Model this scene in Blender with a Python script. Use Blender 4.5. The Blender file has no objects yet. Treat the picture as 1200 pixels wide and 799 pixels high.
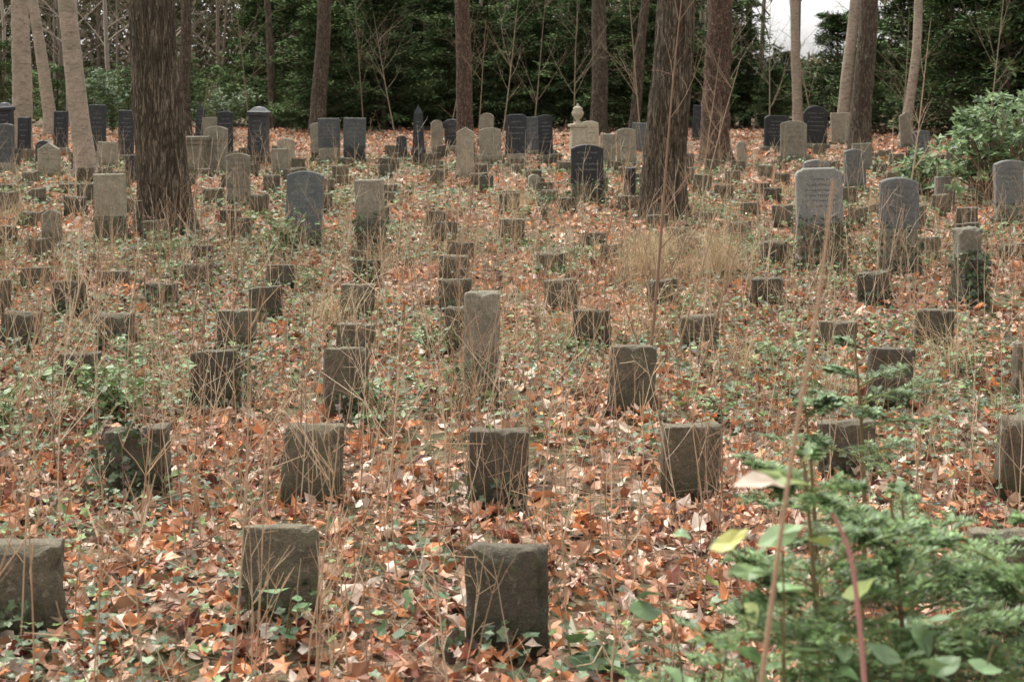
import bpy, math, numpy as np
from mathutils import noise as mn, Vector
rng=np.random.default_rng(11)
scene=bpy.context.scene
R=math.radians

# ---------------------------------------------------------------- helpers
def H(x,y):
    x=np.asarray(x,float); y=np.asarray(y,float)
    z=0.03*np.clip(y-8,0,40)+0.008*np.clip(y-48,0,80)
    b=0.016*np.sin(x*1.7+y*.6)+0.014*np.sin(y*2.1-x*.9+1)+0.01*np.sin(x*3.9+2)*np.sin(y*3.1)
    return z+b

class MB:
    def __init__(s): s.v=[];s.f=[];s.c=[];s.m=[];s.sm=[];s.n=0
    def add(s,v,f,c=(.5,.5,.5),m=0,smooth=False):
        v=np.asarray(v,np.float32).reshape(-1,3)
        if not isinstance(f,list): f=[f]
        c=np.asarray(c,np.float32)
        if c.ndim==1: c=np.tile(c,(len(v),1))
        s.v.append(v); s.c.append(c)
        for a in f:
            a=np.asarray(a,np.int32)
            s.f.append(a+s.n); s.m.append(np.full(len(a),m,np.int32)); s.sm.append(np.full(len(a),smooth))
        s.n+=len(v)
    def mesh(s,name,mats):
        v=np.concatenate(s.v); c=np.concatenate(s.c)
        me=bpy.data.meshes.new(name)
        tot=np.concatenate([np.full(len(a),a.shape[1],np.int32) for a in s.f])
        li=np.concatenate([a.ravel() for a in s.f])
        st=np.concatenate([[0],np.cumsum(tot)[:-1]]).astype(np.int32)
        me.vertices.add(len(v)); me.vertices.foreach_set('co',v.ravel())
        me.loops.add(len(li)); me.loops.foreach_set('vertex_index',li)
        me.polygons.add(len(tot)); me.polygons.foreach_set('loop_start',st); me.polygons.foreach_set('loop_total',tot)
        for m in mats: me.materials.append(m)
        me.polygons.foreach_set('material_index',np.concatenate(s.m))
        me.polygons.foreach_set('use_smooth',np.concatenate(s.sm))
        me.update(calc_edges=True)
        ca=me.color_attributes.new('Col','FLOAT_COLOR','POINT')
        ca.data.foreach_set('color',np.concatenate([c,np.ones((len(c),1),np.float32)],1).ravel())
        return me
    def obj(s,name,mats,loc=(0,0,0),rot=(0,0,0)):
        return put(name,s.mesh(name,mats),loc,rot)
def put(name,me,loc=(0,0,0),rot=(0,0,0),scale=(1,1,1),parent=None):
    o=bpy.data.objects.new(name,me); o.location=loc; o.rotation_euler=rot; o.scale=scale
    scene.collection.objects.link(o)
    if parent: o.parent=parent
    return o
def unit(a): return a/np.maximum(np.linalg.norm(a,axis=-1,keepdims=True),1e-9)

def strands(mb,P,Rr,col,S=3,m=0,smooth=True):
    P=np.asarray(P,float); N,K,_=P.shape; Rr=np.broadcast_to(np.asarray(Rr,float),(N,K))
    T=unit(np.gradient(P,axis=1)); ref=np.array([.31,.93,.17])
    U=unit(np.cross(T,ref)); V=np.cross(T,U)
    a=np.arange(S)*2*math.pi/S
    ring=P[:,:,None,:]+Rr[:,:,None,None]*(np.cos(a)[None,None,:,None]*U[:,:,None,:]+np.sin(a)[None,None,:,None]*V[:,:,None,:])
    base=(np.arange(N)*K*S)[:,None,None]; k=(np.arange(K-1)*S)[None,:,None]; j=np.arange(S)[None,None,:]; j2=(j+1)%S
    f=np.stack([base+k+j,base+k+j2,base+k+S+j2,base+k+S+j],-1).reshape(-1,4)
    col=np.asarray(col,float)
    if col.ndim==2: col=np.repeat(col,K*S,axis=0)
    mb.add(ring.reshape(-1,3),f,col,m,smooth)

def P2(l): return np.array(l,float)
def pol(l): return P2([(r*math.cos(R(a)),r*math.sin(R(a))) for a,r in l])
TPL=[pol([(-90,.12),(-38,.66),(-8,.42),(26,.88),(60,.48),(90,1.0),(120,.46),(154,.9),(188,.42),(218,.66)]),
     P2([(0,-1),(.34,-.6),(.5,-.1),(.42,.4),(.2,.8),(0,1.1),(-.2,.8),(-.42,.4),(-.5,-.1),(-.34,-.6)]),
     P2([(0,-1),(.38,-.55),(.2,-.15),(.52,.25),(.24,.55),(0,1),(-.24,.6),(-.5,.25),(-.2,-.15),(-.38,-.55)]),
     pol([(-90,.25),(-45,.75),(-12,.58),(20,.85),(55,.62),(90,1.0),(125,.62),(160,.85),(192,.58),(225,.75)])]
TPL=np.array([np.concatenate([[[0,0]],t]) for t in TPL])
FAN=np.array([[0,i+1,(i+1)%10+1] for i in range(10)])
def leaves(mb,pos,size,col,tpl,nrm=None,sigma=.5,fold=.35,curl=.3,axis=None,rough=.1,m=0,width=1.0,cvar=.12):
    N=len(pos)
    if nrm is None: nrm=np.stack([rng.normal(0,sigma,N),rng.normal(0,sigma,N),np.ones(N)],1)
    n=unit(nrm)
    if axis is None: axis=rng.normal(size=(N,3))
    t=unit(np.cross(axis,n)); b=np.cross(n,t)
    wv=np.asarray(width,float)*np.ones(N)
    xy=TPL[tpl]*np.stack([wv,np.ones(N)],1)[:,None,:]
    fo=rng.normal(0,1,N)*fold+fold*.4; cu=rng.normal(0,1,N)*curl; tw=rng.normal(0,.35,N)*(curl>0)
    z=fo[:,None]*np.abs(xy[:,:,0])+cu[:,None]*xy[:,:,1]**2+tw[:,None]*xy[:,:,0]*xy[:,:,1]+rng.normal(0,rough,(N,11))
    z[:,0]-=.04
    s=size[:,None,None]
    v=pos[:,None,:]+s*(xy[:,:,0:1]*t[:,None,:]+xy[:,:,1:2]*b[:,None,:]+z[:,:,None]*n[:,None,:])
    f=(np.arange(N)*11)[:,None,None]+FAN[None]
    c=np.repeat(col[:,None,:],11,1)*(1+rng.normal(0,cvar,(N,11,1)))
    mb.add(v.reshape(-1,3),f.reshape(-1,3),np.clip(c,0.004,1).reshape(-1,3),m,False)
def blades(mb,pos,d,side,L,W,col,m=0):
    N=len(pos); L=L[:,None]; W=W[:,None]; d=unit(d); side=unit(side)
    v=np.stack([pos,pos+d*L*.45+side*W*.5,pos+d*L,pos+d*L*.45-side*W*.5],1)
    f=(np.arange(N)*4)[:,None]+np.arange(4)[None]
    mb.add(v.reshape(-1,3),f,np.repeat(col,4,axis=0),m,False)
def pick(pal,w,N,var=.15):
    pal=np.array(pal); w=np.array(w,float); w/=w.sum()
    return np.clip(pal[rng.choice(len(pal),N,p=w)]*(1+rng.normal(0,var,(N,1))),.005,.9)
def patch(x,y,s=1.0,ph=0):
    return (np.sin(x*1.3*s+ph)+np.sin(y*1.1*s+ph*2+.7*np.sin(x*.9*s))+np.sin((x+y)*2.3*s+ph*3)*.7+np.sin((x-y*.7)*3.7*s+ph)*.5)/3.2

def axl(a,r,n): 
    return np.concatenate([[-a,-a+r*.35,-a+r],np.linspace(-a+r,a-r,n+2)[1:-1],[a-r,a-r*.35,a]])
def rbox(w,d,z0,z1,r=.012,n=(9,3,11),amp=.003,seed=0,taper=0,chip=.0):
    cz=(z0+z1)/2; hz=(z1-z0)/2; ax=[axl(w/2,r,n[0]),axl(d/2,r,n[1]),axl(hz,r,n[2])]
    idx={};V=[];F=[]
    def g(p):
        k=(round(p[0],5),round(p[1],5),round(p[2],5))
        if k not in idx: idx[k]=len(V);V.append(p)
        return idx[k]
    for a in range(3):
        b,c=(a+1)%3,(a+2)%3
        for sgn in (0,-1):
            A=ax[a][sgn]; B=ax[b];C=ax[c]
            for i in range(len(B)-1):
                for j in range(len(C)-1):
                    q=[]
                    for (u,v) in ((i,j),(i+1,j),(i+1,j+1),(i,j+1)):
                        p=[0,0,0];p[a]=A;p[b]=B[u];p[c]=C[v];q.append(g(tuple(p)))
                    if sgn==0:q=q[::-1]
                    F.append(q)
    V=np.array(V); half=np.array([w/2,d/2,hz]); q=np.clip(V,-(half-r),half-r); dd=V-q
    V=q+unit(dd)*r*(np.linalg.norm(dd,axis=1,keepdims=True)>1e-7)
    out=[]
    for p in V:
        nv=mn.noise_vector(Vector(p)*14+Vector((seed*7.3,seed,0)))*amp+mn.noise_vector(Vector(p)*45+Vector((seed,0,seed*3)))*amp*.6
        e=sum(1 for k in range(3) if abs(p[k])>half[k]-r*1.2)
        p2=np.array(p)+np.array(nv)
        if e>=2 and chip>0:
            k=mn.noise(Vector(p)*11+Vector((seed*3.1,2,seed)))
            if k>.06: p2=p2-unit(np.array(p)*np.array([1,1,.7]))*chip*(k-.06)*3
        t=1-taper*(p[2]+hz)/(2*hz); p2[0]*=t; p2[1]*=t
        p2[2]+=cz; out.append(p2)
    return np.array(out),np.array(F)
def lathe(prof,S,rot=0,closed=True):
    V=[];F=[]
    for r,z in prof:
        for j in range(S):
            a=rot+2*math.pi*j/S; V.append((r*math.cos(a),r*math.sin(a),z))
    for k in range(len(prof)-1):
        for j in range(S): F.append([k*S+j,k*S+(j+1)%S,(k+1)*S+(j+1)%S,(k+1)*S+j])
    return np.array(V),[np.array(F),np.array([[ (len(prof)-1)*S+j for j in range(S)]])]
def extr(pts,t,bev=.01):
    pts=np.array(pts,float);K=len(pts);c=(pts.max(0)+pts.min(0))/2;ext=(pts.max(0)-pts.min(0))
    ins=c+(pts-c)*(1-2*bev/ext)
    rings=[(ins,-t/2),(pts,-t/2+bev),(pts,t/2-bev),(ins,t/2)]
    V=np.concatenate([np.stack([p[:,0],np.full(K,y),p[:,1]],1) for p,y in rings])
    F=[]
    for k in range(3):
        for j in range(K):F.append([k*K+j,k*K+(j+1)%K,(k+1)*K+(j+1)%K,(k+1)*K+j])
    return V,[np.array(F),np.array([list(range(K))[::-1]]),np.array([[3*K+j for j in range(K)]])]

# ---------------------------------------------------------------- materials
class N:
    def __init__(s,name):
        s.mat=bpy.data.materials.new(name); s.mat.use_nodes=True; s.t=s.mat.node_tree; s.t.nodes.clear()
        s.out=s.n('ShaderNodeOutputMaterial')
    def n(s,t,**k):
        x=s.t.nodes.new(t)
        for a,b in k.items(): setattr(x,a,b)
        return x
    def l(s,a,b): s.t.links.new(a,b)
    def ramp(s,fac,els):
        r=s.n('ShaderNodeValToRGB'); e=r.color_ramp.elements
        while len(e)<len(els): e.new(.5)
        for i,(p,c) in enumerate(els): e[i].position=p; e[i].color=(*c,1) if len(c)==3 else c
        s.l(fac,r.inputs[0]); return r.outputs[0]
    def mix(s,fac,a,b,mode='MIX'):
        x=s.n('ShaderNodeMix',data_type='RGBA',blend_type=mode)
        for v,i in ((fac,0),(a,6),(b,7)):
            if hasattr(v,'is_output'): s.l(v,x.inputs[i])
            else: x.inputs[i].default_value=v if i==0 else (*v,1)
        return x.outputs[2]
    def noise(s,vec,scale,detail=5,rough=.6,dist=0):
        x=s.n('ShaderNodeTexNoise'); x.inputs['Scale'].default_value=scale; x.inputs['Detail'].default_value=detail
        x.inputs['Roughness'].default_value=rough; x.inputs['Distortion'].default_value=dist
        if vec is not None: s.l(vec,x.inputs['Vector'])
        return x.outputs[0]
    def math(s,op,a,b):
        x=s.n('ShaderNodeMath',operation=op)
        for i,v in enumerate((a,b)):
            if hasattr(v,'is_output'): s.l(v,x.inputs[i])
            else: x.inputs[i].default_value=v
        return x.outputs[0]
    def coords(s,scale=(1,1,1),rand=False):
        tc=s.n('ShaderNodeTexCoord'); mp=s.n('ShaderNodeMapping'); mp.inputs['Scale'].default_value=scale
        s.l(tc.outputs['Object'],mp.inputs['Vector'])
        if rand:
            oi=s.n('ShaderNodeObjectInfo'); m=s.math('MULTIPLY',oi.outputs['Random'],37.0)
            cb=s.n('ShaderNodeCombineXYZ'); s.l(m,cb.inputs[0]); s.l(m,cb.inputs[1]); s.l(cb.outputs[0],mp.inputs['Location'])
        return mp.outputs[0]
    def pr(s,col,rough=.8,spec=.3,bump=None,bs=.5,bd=.01,trans=0):
        p=s.n('ShaderNodeBsdfPrincipled'); p.inputs['Specular IOR Level'].default_value=spec
        if hasattr(rough,'is_output'): s.l(rough,p.inputs['Roughness'])
        else: p.inputs['Roughness'].default_value=rough
        if hasattr(col,'is_output'): s.l(col,p.inputs['Base Color'])
        else: p.inputs['Base Color'].default_value=(*col,1)
        if bump is not None:
            b=s.n('ShaderNodeBump'); b.inputs['Strength'].default_value=bs; b.inputs['Distance'].default_value=bd
            s.l(bump,b.inputs['Height']); s.l(b.outputs[0],p.inputs['Normal'])
        s.l(p.outputs[0],s.out.inputs[0])
        return s.mat
def leafmat(name,trans,gloss):
    a=N(name); at=a.n('ShaderNodeAttribute',attribute_name='Col'); d=a.n('ShaderNodeBsdfDiffuse'); a.l(at.outputs[0],d.inputs[0]); s=d.outputs[0]
    if trans:
        t=a.n('ShaderNodeBsdfTranslucent'); a.l(at.outputs[0],t.inputs[0]); m=a.n('ShaderNodeMixShader'); m.inputs[0].default_value=trans
        a.l(s,m.inputs[1]); a.l(t.outputs[0],m.inputs[2]); s=m.outputs[0]
    if gloss:
        g=a.n('ShaderNodeBsdfGlossy'); g.inputs[1].default_value=.45; m=a.n('ShaderNodeMixShader'); m.inputs[0].default_value=gloss
        a.l(s,m.inputs[1]); a.l(g.outputs[0],m.inputs[2]); s=m.outputs[0]
    a.l(s,a.out.inputs[0]); return a.mat
M_leaf=leafmat('dry_leaf',.12,.04)
M_green=leafmat('green_leaf',.18,.05)
M_needle=leafmat('needle_foliage',0,0)
M_stalk=leafmat('dry_stalk',0,0)
M_far=leafmat('distant_foliage',0,0)

def stone_mat(name,c0,c1,lich,top,topamt=.6,rough=.9,fine=1.0,spots=.5,white=.25,foot=.7):
    a=N(name); v=a.coords(rand=True)
    n1=a.noise(v,5,5,.65,.6); n2=a.noise(v,38,5,.7); n3=a.noise(v,170,3,.6); n4=a.noise(v,11,4,.7,1.2); n5=a.noise(v,24,4,.75,.4)
    col=a.ramp(n1,[(.3,c0),(.7,c1)])
    col=a.mix(a.ramp(n2,[(.4,(0,0,0)),(.75,(.6,)*3)]),col,tuple(x*.4 for x in c0))
    col=a.mix(a.ramp(n4,[(.50,(0,0,0)),(.66,(spots,)*3)]),col,lich)
    col=a.mix(a.ramp(n5,[(.58,(0,0,0)),(.66,(white,)*3)]),col,tuple(min(.6,x*2.3+.05) for x in c1))
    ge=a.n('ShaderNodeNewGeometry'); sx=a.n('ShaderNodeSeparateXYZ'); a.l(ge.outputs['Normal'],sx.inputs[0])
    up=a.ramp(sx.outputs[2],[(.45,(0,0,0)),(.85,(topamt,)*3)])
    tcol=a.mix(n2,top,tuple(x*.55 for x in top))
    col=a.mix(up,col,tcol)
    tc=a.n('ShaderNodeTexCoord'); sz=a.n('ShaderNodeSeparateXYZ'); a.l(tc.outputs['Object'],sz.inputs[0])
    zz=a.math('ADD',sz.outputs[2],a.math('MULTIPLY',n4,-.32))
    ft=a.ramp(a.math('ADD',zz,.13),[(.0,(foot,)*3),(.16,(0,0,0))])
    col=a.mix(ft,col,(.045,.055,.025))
    oi=a.n('ShaderNodeObjectInfo'); rr=a.ramp(oi.outputs['Random'],[(0,(.78,.77,.74)),(.5,(1,.97,.93)),(1,(1.35,1.3,1.2))])
    col=a.mix(1.0,col,rr,'MULTIPLY')
    sp=a.ramp(n3,[(.35,(.65,.65,.65)),(.7,(1.3,1.27,1.22))]); col=a.mix(1.0,col,sp,'MULTIPLY')
    h=a.math('ADD',a.math('MULTIPLY',n2,.7),a.math('MULTIPLY',n3,.3))
    return a.pr(col,rough,.25,bump=h,bs=.95*fine,bd=.014)
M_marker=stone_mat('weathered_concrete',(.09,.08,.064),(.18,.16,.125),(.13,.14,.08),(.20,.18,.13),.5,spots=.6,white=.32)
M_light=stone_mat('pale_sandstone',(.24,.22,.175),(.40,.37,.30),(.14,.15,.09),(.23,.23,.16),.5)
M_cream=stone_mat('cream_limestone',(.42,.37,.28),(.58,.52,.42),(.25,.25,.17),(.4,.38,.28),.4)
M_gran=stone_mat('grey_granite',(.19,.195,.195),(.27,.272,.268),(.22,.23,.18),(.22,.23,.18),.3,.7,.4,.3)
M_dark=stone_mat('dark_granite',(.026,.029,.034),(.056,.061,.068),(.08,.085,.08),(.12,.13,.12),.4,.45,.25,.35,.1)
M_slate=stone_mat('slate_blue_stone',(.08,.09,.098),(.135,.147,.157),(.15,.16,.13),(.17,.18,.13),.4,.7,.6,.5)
a=N('inscription_paint_pale'); M_insL=a.pr((.24,.23,.20),.8)
a=N('inscription_paint_dark'); M_insD=a.pr((.09,.085,.075),.8)

def bark(name,c0,c1,c2,sc=(15,15,1.6),bd=.03,sm=1):
    a=N(name); v=a.coords(sc); w=a.coords((1,1,1))
    r1=a.noise(v,1.3,3,.55,.9); r2=a.noise(v,2.9,3,.6,.6)
    ab=a.n('ShaderNodeMath',operation='ABSOLUTE'); a.l(a.math('SUBTRACT',r1,.5),ab.inputs[0])
    ab2=a.n('ShaderNodeMath',operation='ABSOLUTE'); a.l(a.math('SUBTRACT',r2,.5),ab2.inputs[0])
    crack=a.math('MULTIPLY',a.ramp(ab.outputs[0],[(0,(0,0,0)),(.07,(1,1,1))]),a.ramp(ab2.outputs[0],[(0,(.35,.35,.35)),(.06,(1,1,1))]))
    n1=a.noise(v,1.6,6,.7,.5); n2=a.noise(w,2.2,5,.6); n3=a.noise(w,60,3,.6)
    col=a.ramp(n1,[(.3,c0),(.65,c1)]); col=a.mix(a.ramp(n2,[(.48,(0,0,0)),(.66,(.65,.65,.65))]),col,c2)
    cc=a.mix(crack,tuple(x*.42 for x in c0),col) if sm else a.mix(a.ramp(a.noise(a.coords((3,3,14)),1.5,5,.7),[(.52,(0,0,0)),(.66,(.7,.7,.7))]),col,tuple(x*.45 for x in c0))
    cc=a.mix(1.0,cc,a.ramp(n3,[(.35,(.75,.75,.75)),(.65,(1.2,1.2,1.2))]),'MULTIPLY')
    h=a.math('ADD',a.math('MULTIPLY',crack,.7 if sm else .05),a.math('MULTIPLY',n1,.5))
    return a.pr(cc,.92,.15,bump=h,bs=1.0,bd=bd*1.3)
B_dark=bark('bark_furrowed_brown',(.13,.098,.068),(.29,.225,.16),(.17,.16,.105))
B_red=bark('bark_reddish',(.15,.095,.068),(.31,.205,.145),(.2,.15,.11),(13,13,5))
B_pale=bark('bark_smooth_pale',(.26,.20,.15),(.44,.35,.27),(.24,.22,.15),(5,5,9),.008,0)
B_mid=bark('bark_brown',(.13,.098,.07),(.24,.183,.132),(.16,.15,.1),(12,12,3))
B_grey=leafmat('bark_grey_distant',0,0)

# ---------------------------------------------------------------- ground
def make_ground():
    xs=np.concatenate([[-400,-200,-100,-60],np.linspace(-35,35,150),[60,100,200,400]])
    ys=np.concatenate([[-60,-20],np.linspace(-3,55,150),np.linspace(60,140,15),[200,400,700]])
    X,Y=np.meshgrid(xs,ys); Z=H(X,Y)
    V=np.stack([X,Y,Z],-1).reshape(-1,3); nx=len(xs)
    i=np.arange(len(ys)-1)[:,None]*nx+np.arange(nx-1)[None]
    F=np.stack([i,i+1,i+nx+1,i+nx],-1).reshape(-1,4)
    a=N('leaf_litter_soil'); v=a.coords()
    vo=a.n('ShaderNodeTexVoronoi'); vo.inputs['Scale'].default_value=17
    wn=a.n('ShaderNodeTexNoise'); wn.inputs['Scale'].default_value=9; a.l(v,wn.inputs['Vector'])
    mv=a.n('ShaderNodeMix',data_type='VECTOR'); mv.inputs[0].default_value=.12; a.l(v,mv.inputs[4]); a.l(wn.outputs[1],mv.inputs[5]); a.l(mv.outputs[1],vo.inputs['Vector'])
    sx=a.n('ShaderNodeSeparateColor'); a.l(vo.outputs['Color'],sx.inputs[0])
    col=a.ramp(sx.outputs[0],[(0,(.045,.028,.018)),(.35,(.15,.08,.048)),(.6,(.30,.165,.10)),(.85,(.42,.29,.20)),(1,(.12,.10,.05))])
    n=a.noise(v,2.2,5,.65); col=a.mix(a.ramp(n,[(.42,(0,0,0)),(.62,(.7,.7,.7))]),col,(.055,.045,.028))
    g=a.noise(v,.55,4,.6); col=a.mix(a.ramp(g,[(.44,(0,0,0)),(.60,(.7,.7,.7))]),col,(.09,.11,.045))
    h=a.math('ADD',vo.outputs[0],a.noise(v,40,3,.6))
    m=a.pr(col,.9,.2,bump=h,bs=.8,bd=.03)
    b=MB(); b.add(V,F,smooth=True); b.obj('ground',[m])
make_ground()

# ---------------------------------------------------------------- fallen leaves
def sample(y0,y1,dens,slope=.44,ex=1.6):
    A=(slope*(y0+y1)+2*ex)*(y1-y0); n=int(A*dens)
    y=rng.uniform(y0,y1,n*2); x=rng.uniform(-1,1,n*2)*(slope*y1+ex)
    k=np.abs(x)<slope*y+ex; x=x[k];y=y[k]; return x,y
PAL=[(.52,.22,.10),(.60,.34,.21),(.70,.53,.41),(.28,.10,.058),(.12,.045,.036),(.32,.19,.11),(.62,.27,.11),(.50,.41,.32)]
PW=[.20,.25,.19,.11,.06,.10,.07,.07]
mb=MB()
for (y0,y1,d,s0,s1) in ((2.2,9,500,.024,.064),(9,16,270,.028,.066),(16,28,110,.035,.075),(28,52,36,.06,.10)):
    x,y=sample(y0,y1,d*.62)
    dn=patch(x,y,1.1,2.0)+rng.normal(0,.15,len(x)); k=rng.random(len(x))<np.clip(1.05-np.clip(dn-.0,0,1)*1.3,.3,1); x=x[k];y=y[k]; n=len(x)
    z=H(x,y)+rng.random(n)**1.5*.06+.008
    t=rng.choice([0,1,2,3],n,p=[.33,.3,.25,.12])
    c=pick(PAL,PW,n,.2)*(1+.14*patch(x,y,.6,7))[:,None]
    leaves(mb,np.stack([x,y,z],1),rng.uniform(s0,s1,n)*rng.choice([.7,1,1.15],n),np.clip(c,.005,.85),t,sigma=.6,fold=.45,curl=.4,rough=.11,width=rng.uniform(.7,1.25,n),cvar=.2)
mb.obj('fallen_leaves',[M_leaf])

# ---------------------------------------------------------------- grave markers
VAR=[]
for i in range(10):
    w=.30+rng.uniform(-.015,.015); d=.10+rng.uniform(-.015,.02); h=.40
    b=MB(); v,f=rbox(w,d,-.2,h,.010,(13,3,17),.0065,i+1,chip=.034,taper=rng.uniform(-.02,.06)); 
    v[:,2]+=np.where(v[:,2]>.2,v[:,0]*rng.normal(0,.07),0)
    b.add(v,f,smooth=True)
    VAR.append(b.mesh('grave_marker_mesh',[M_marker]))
MARK=[]
def marker(x,y,hs=1,ws=1,yaw=None):
    me=VAR[rng.integers(10)]; z=float(H(x,y))
    yaw=rng.normal(0,.09) if yaw is None else yaw
    put('grave_marker_stone',me,(x,y,z),(rng.normal(0,.06),rng.normal(0,.035),yaw),(ws,1,hs)); MARK.append((x,y,.3*ws,.4*hs))
near=[(-1.86,5.39,.85),(-.894,5.48,.86,1.02),(-.016,5.25,.95),(1.86,5.35,1.05,1.05),
(-1.90,7.28,.9,1.05),(-1.02,7.23,.95),(-.077,7.12,1.0),(.912,7.31,.92,1.05),(1.79,7.61,.78,1.03),(2.60,7.2,1.02),
(-1.90,9.11,.98,1.05),(-1.05,9.04,1.08),(.754,9.11,1.05),(2.46,9.27,1.0,1.08),(-3.0,9.88,.6),(3.50,9.5,1.05),
(-3.10,11.15,.65),(-2.15,11.1,.78),(-1.22,11.1,.6),(-.38,11.3,.8),(.63,11.15,.8),(1.48,11.15,.72),(2.56,11.2,.6),(3.30,11.15,.8),(-3.87,11.2,.72),
(-3.96,12.74,.75),(-3.19,12.96,.6),(-2.16,12.5,.78),(-1.365,12.5,.82),(-.50,12.83,.75),(.44,12.83,.72),(1.40,13.1,.65),(2.36,13.2,.65),(3.36,13.2,.75),(-4.7,12.9,.7),
(-4.70,14.04,.6),(-4.0,14.3,.4),(-3.19,14.4,.55),(-2.31,14.2,.62),(-1.48,14.47,.6),(-.60,14.64,.65),(.41,15.24,.55),(2.91,15.8,.68),(1.3,14.9,.4)]
for t in near: marker(t[0],t[1],t[2]*1.03,t[3] if len(t)>3 else 1)
AVOID=[(-4.65,18.9,.7),(2.16,20.2,.7),(4.64,32.5,.6),(-8.46,28.5,.6),(-5.05,17.95,.4),(-2.57,17.5,.45),(-1.61,16.4,.3),(-5.63,17.4,.3),(-4.33,22.5,.4),(1.21,22.9,.5),(3.37,15.5,.55),(4.18,15.4,.5),(7.1,20.2,.5),(6.88,22.6,.4),(4.27,13.3,.4),(6.03,25,.4),(1.6,14.8,.4),(2.2,15,.4)]
Y=16.2
while Y<36:
    for k in range(-16,19):
        x=-.02+.93*k-.065*(Y-5.25)+rng.normal(0,.10); y=Y+rng.normal(0,.16)
        if abs(x)>.42*y+1 or rng.random()<.2: continue
        if x>7 and y<24 and x<9.4 and y>19.5: continue
        if any(math.hypot(x-a,y-b_)<r for a,b_,r in AVOID): continue
        marker(x,y,rng.uniform(.45,.85),rng.uniform(.9,1.1))
    Y+=1.62+rng.uniform(-.1,.15)
for s in (-1,1):
    for y in (9.3,11.1,12.9,14.4): 
        for q in range(2): marker(s*(.4*y+.35+q*.95)+(-.3),y,.75)

# ---------------------------------------------------------------- headstones
IVY=[]
def outline(kind,w,z0,z1):
    a=w/2
    if kind=='slab': return [(-a,z0),(a,z0),(a,z1),(-a,z1)]
    if kind=='gable': return [(-a,z0),(a,z0),(a,z1-.3*w),(0,z1),(-a,z1-.3*w)]
    if kind=='round': return [(-a,z0),(a,z0)]+[(a*math.cos(R(t)),z1-a*.75+a*.75*math.sin(R(t))) for t in range(0,181,12)]
    if kind=='seg': return [(-a,z0),(a,z0)]+[(a*math.cos(R(t))/math.cos(R(45)),z1-w*.13*(1-(math.sin(R(t))-math.sin(R(45)))/(1-math.sin(R(45))))) for t in range(45,136,9)]
    if kind=='shoulder':
        s=w*.13
        return [(-a,z0),(a,z0),(a,z1-s*1.3)]+[(a-s+s*math.cos(R(t)),z1-s*1.3+s*math.sin(R(t))) for t in range(15,91,25)]+[(a-s*1.3,z1),(-a+s*1.3,z1)]+[(-a+s-s*math.cos(R(t)),z1-s*1.3+s*math.sin(R(t))) for t in (90,65,40,15)]+[(-a,z1-s*1.3)]
def inscr(b,w,z0,z1,t,lines,m=1):
    zz=z1
    for L in range(lines):
        lh=min((z1-z0)/lines*.45,.03); wid=w*rng.uniform(.35,.8); x=-wid/2
        while x<wid/2:
            lw=rng.uniform(.010,.018); hh=lh*rng.uniform(.8,1)
            if rng.random()>.15:
                y=-t/2-.002
                b.add([(x,y,zz-hh),(x+lw*.3,y,zz-hh),(x+lw*.3,y,zz),(x,y,zz)],np.array([[0,1,2,3]]),m=m)
                zq=zz-hh*rng.choice([.05,.5,.85])
                b.add([(x+lw*.31,y,zq-.004),(x+lw*.85,y,zq-.004),(x+lw*.85,y,zq+.002),(x+lw*.31,y,zq+.002)],np.array([[0,1,2,3]]),m=m)
            x+=lw*1.25
        zz-=(z1-z0)/lines
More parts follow.
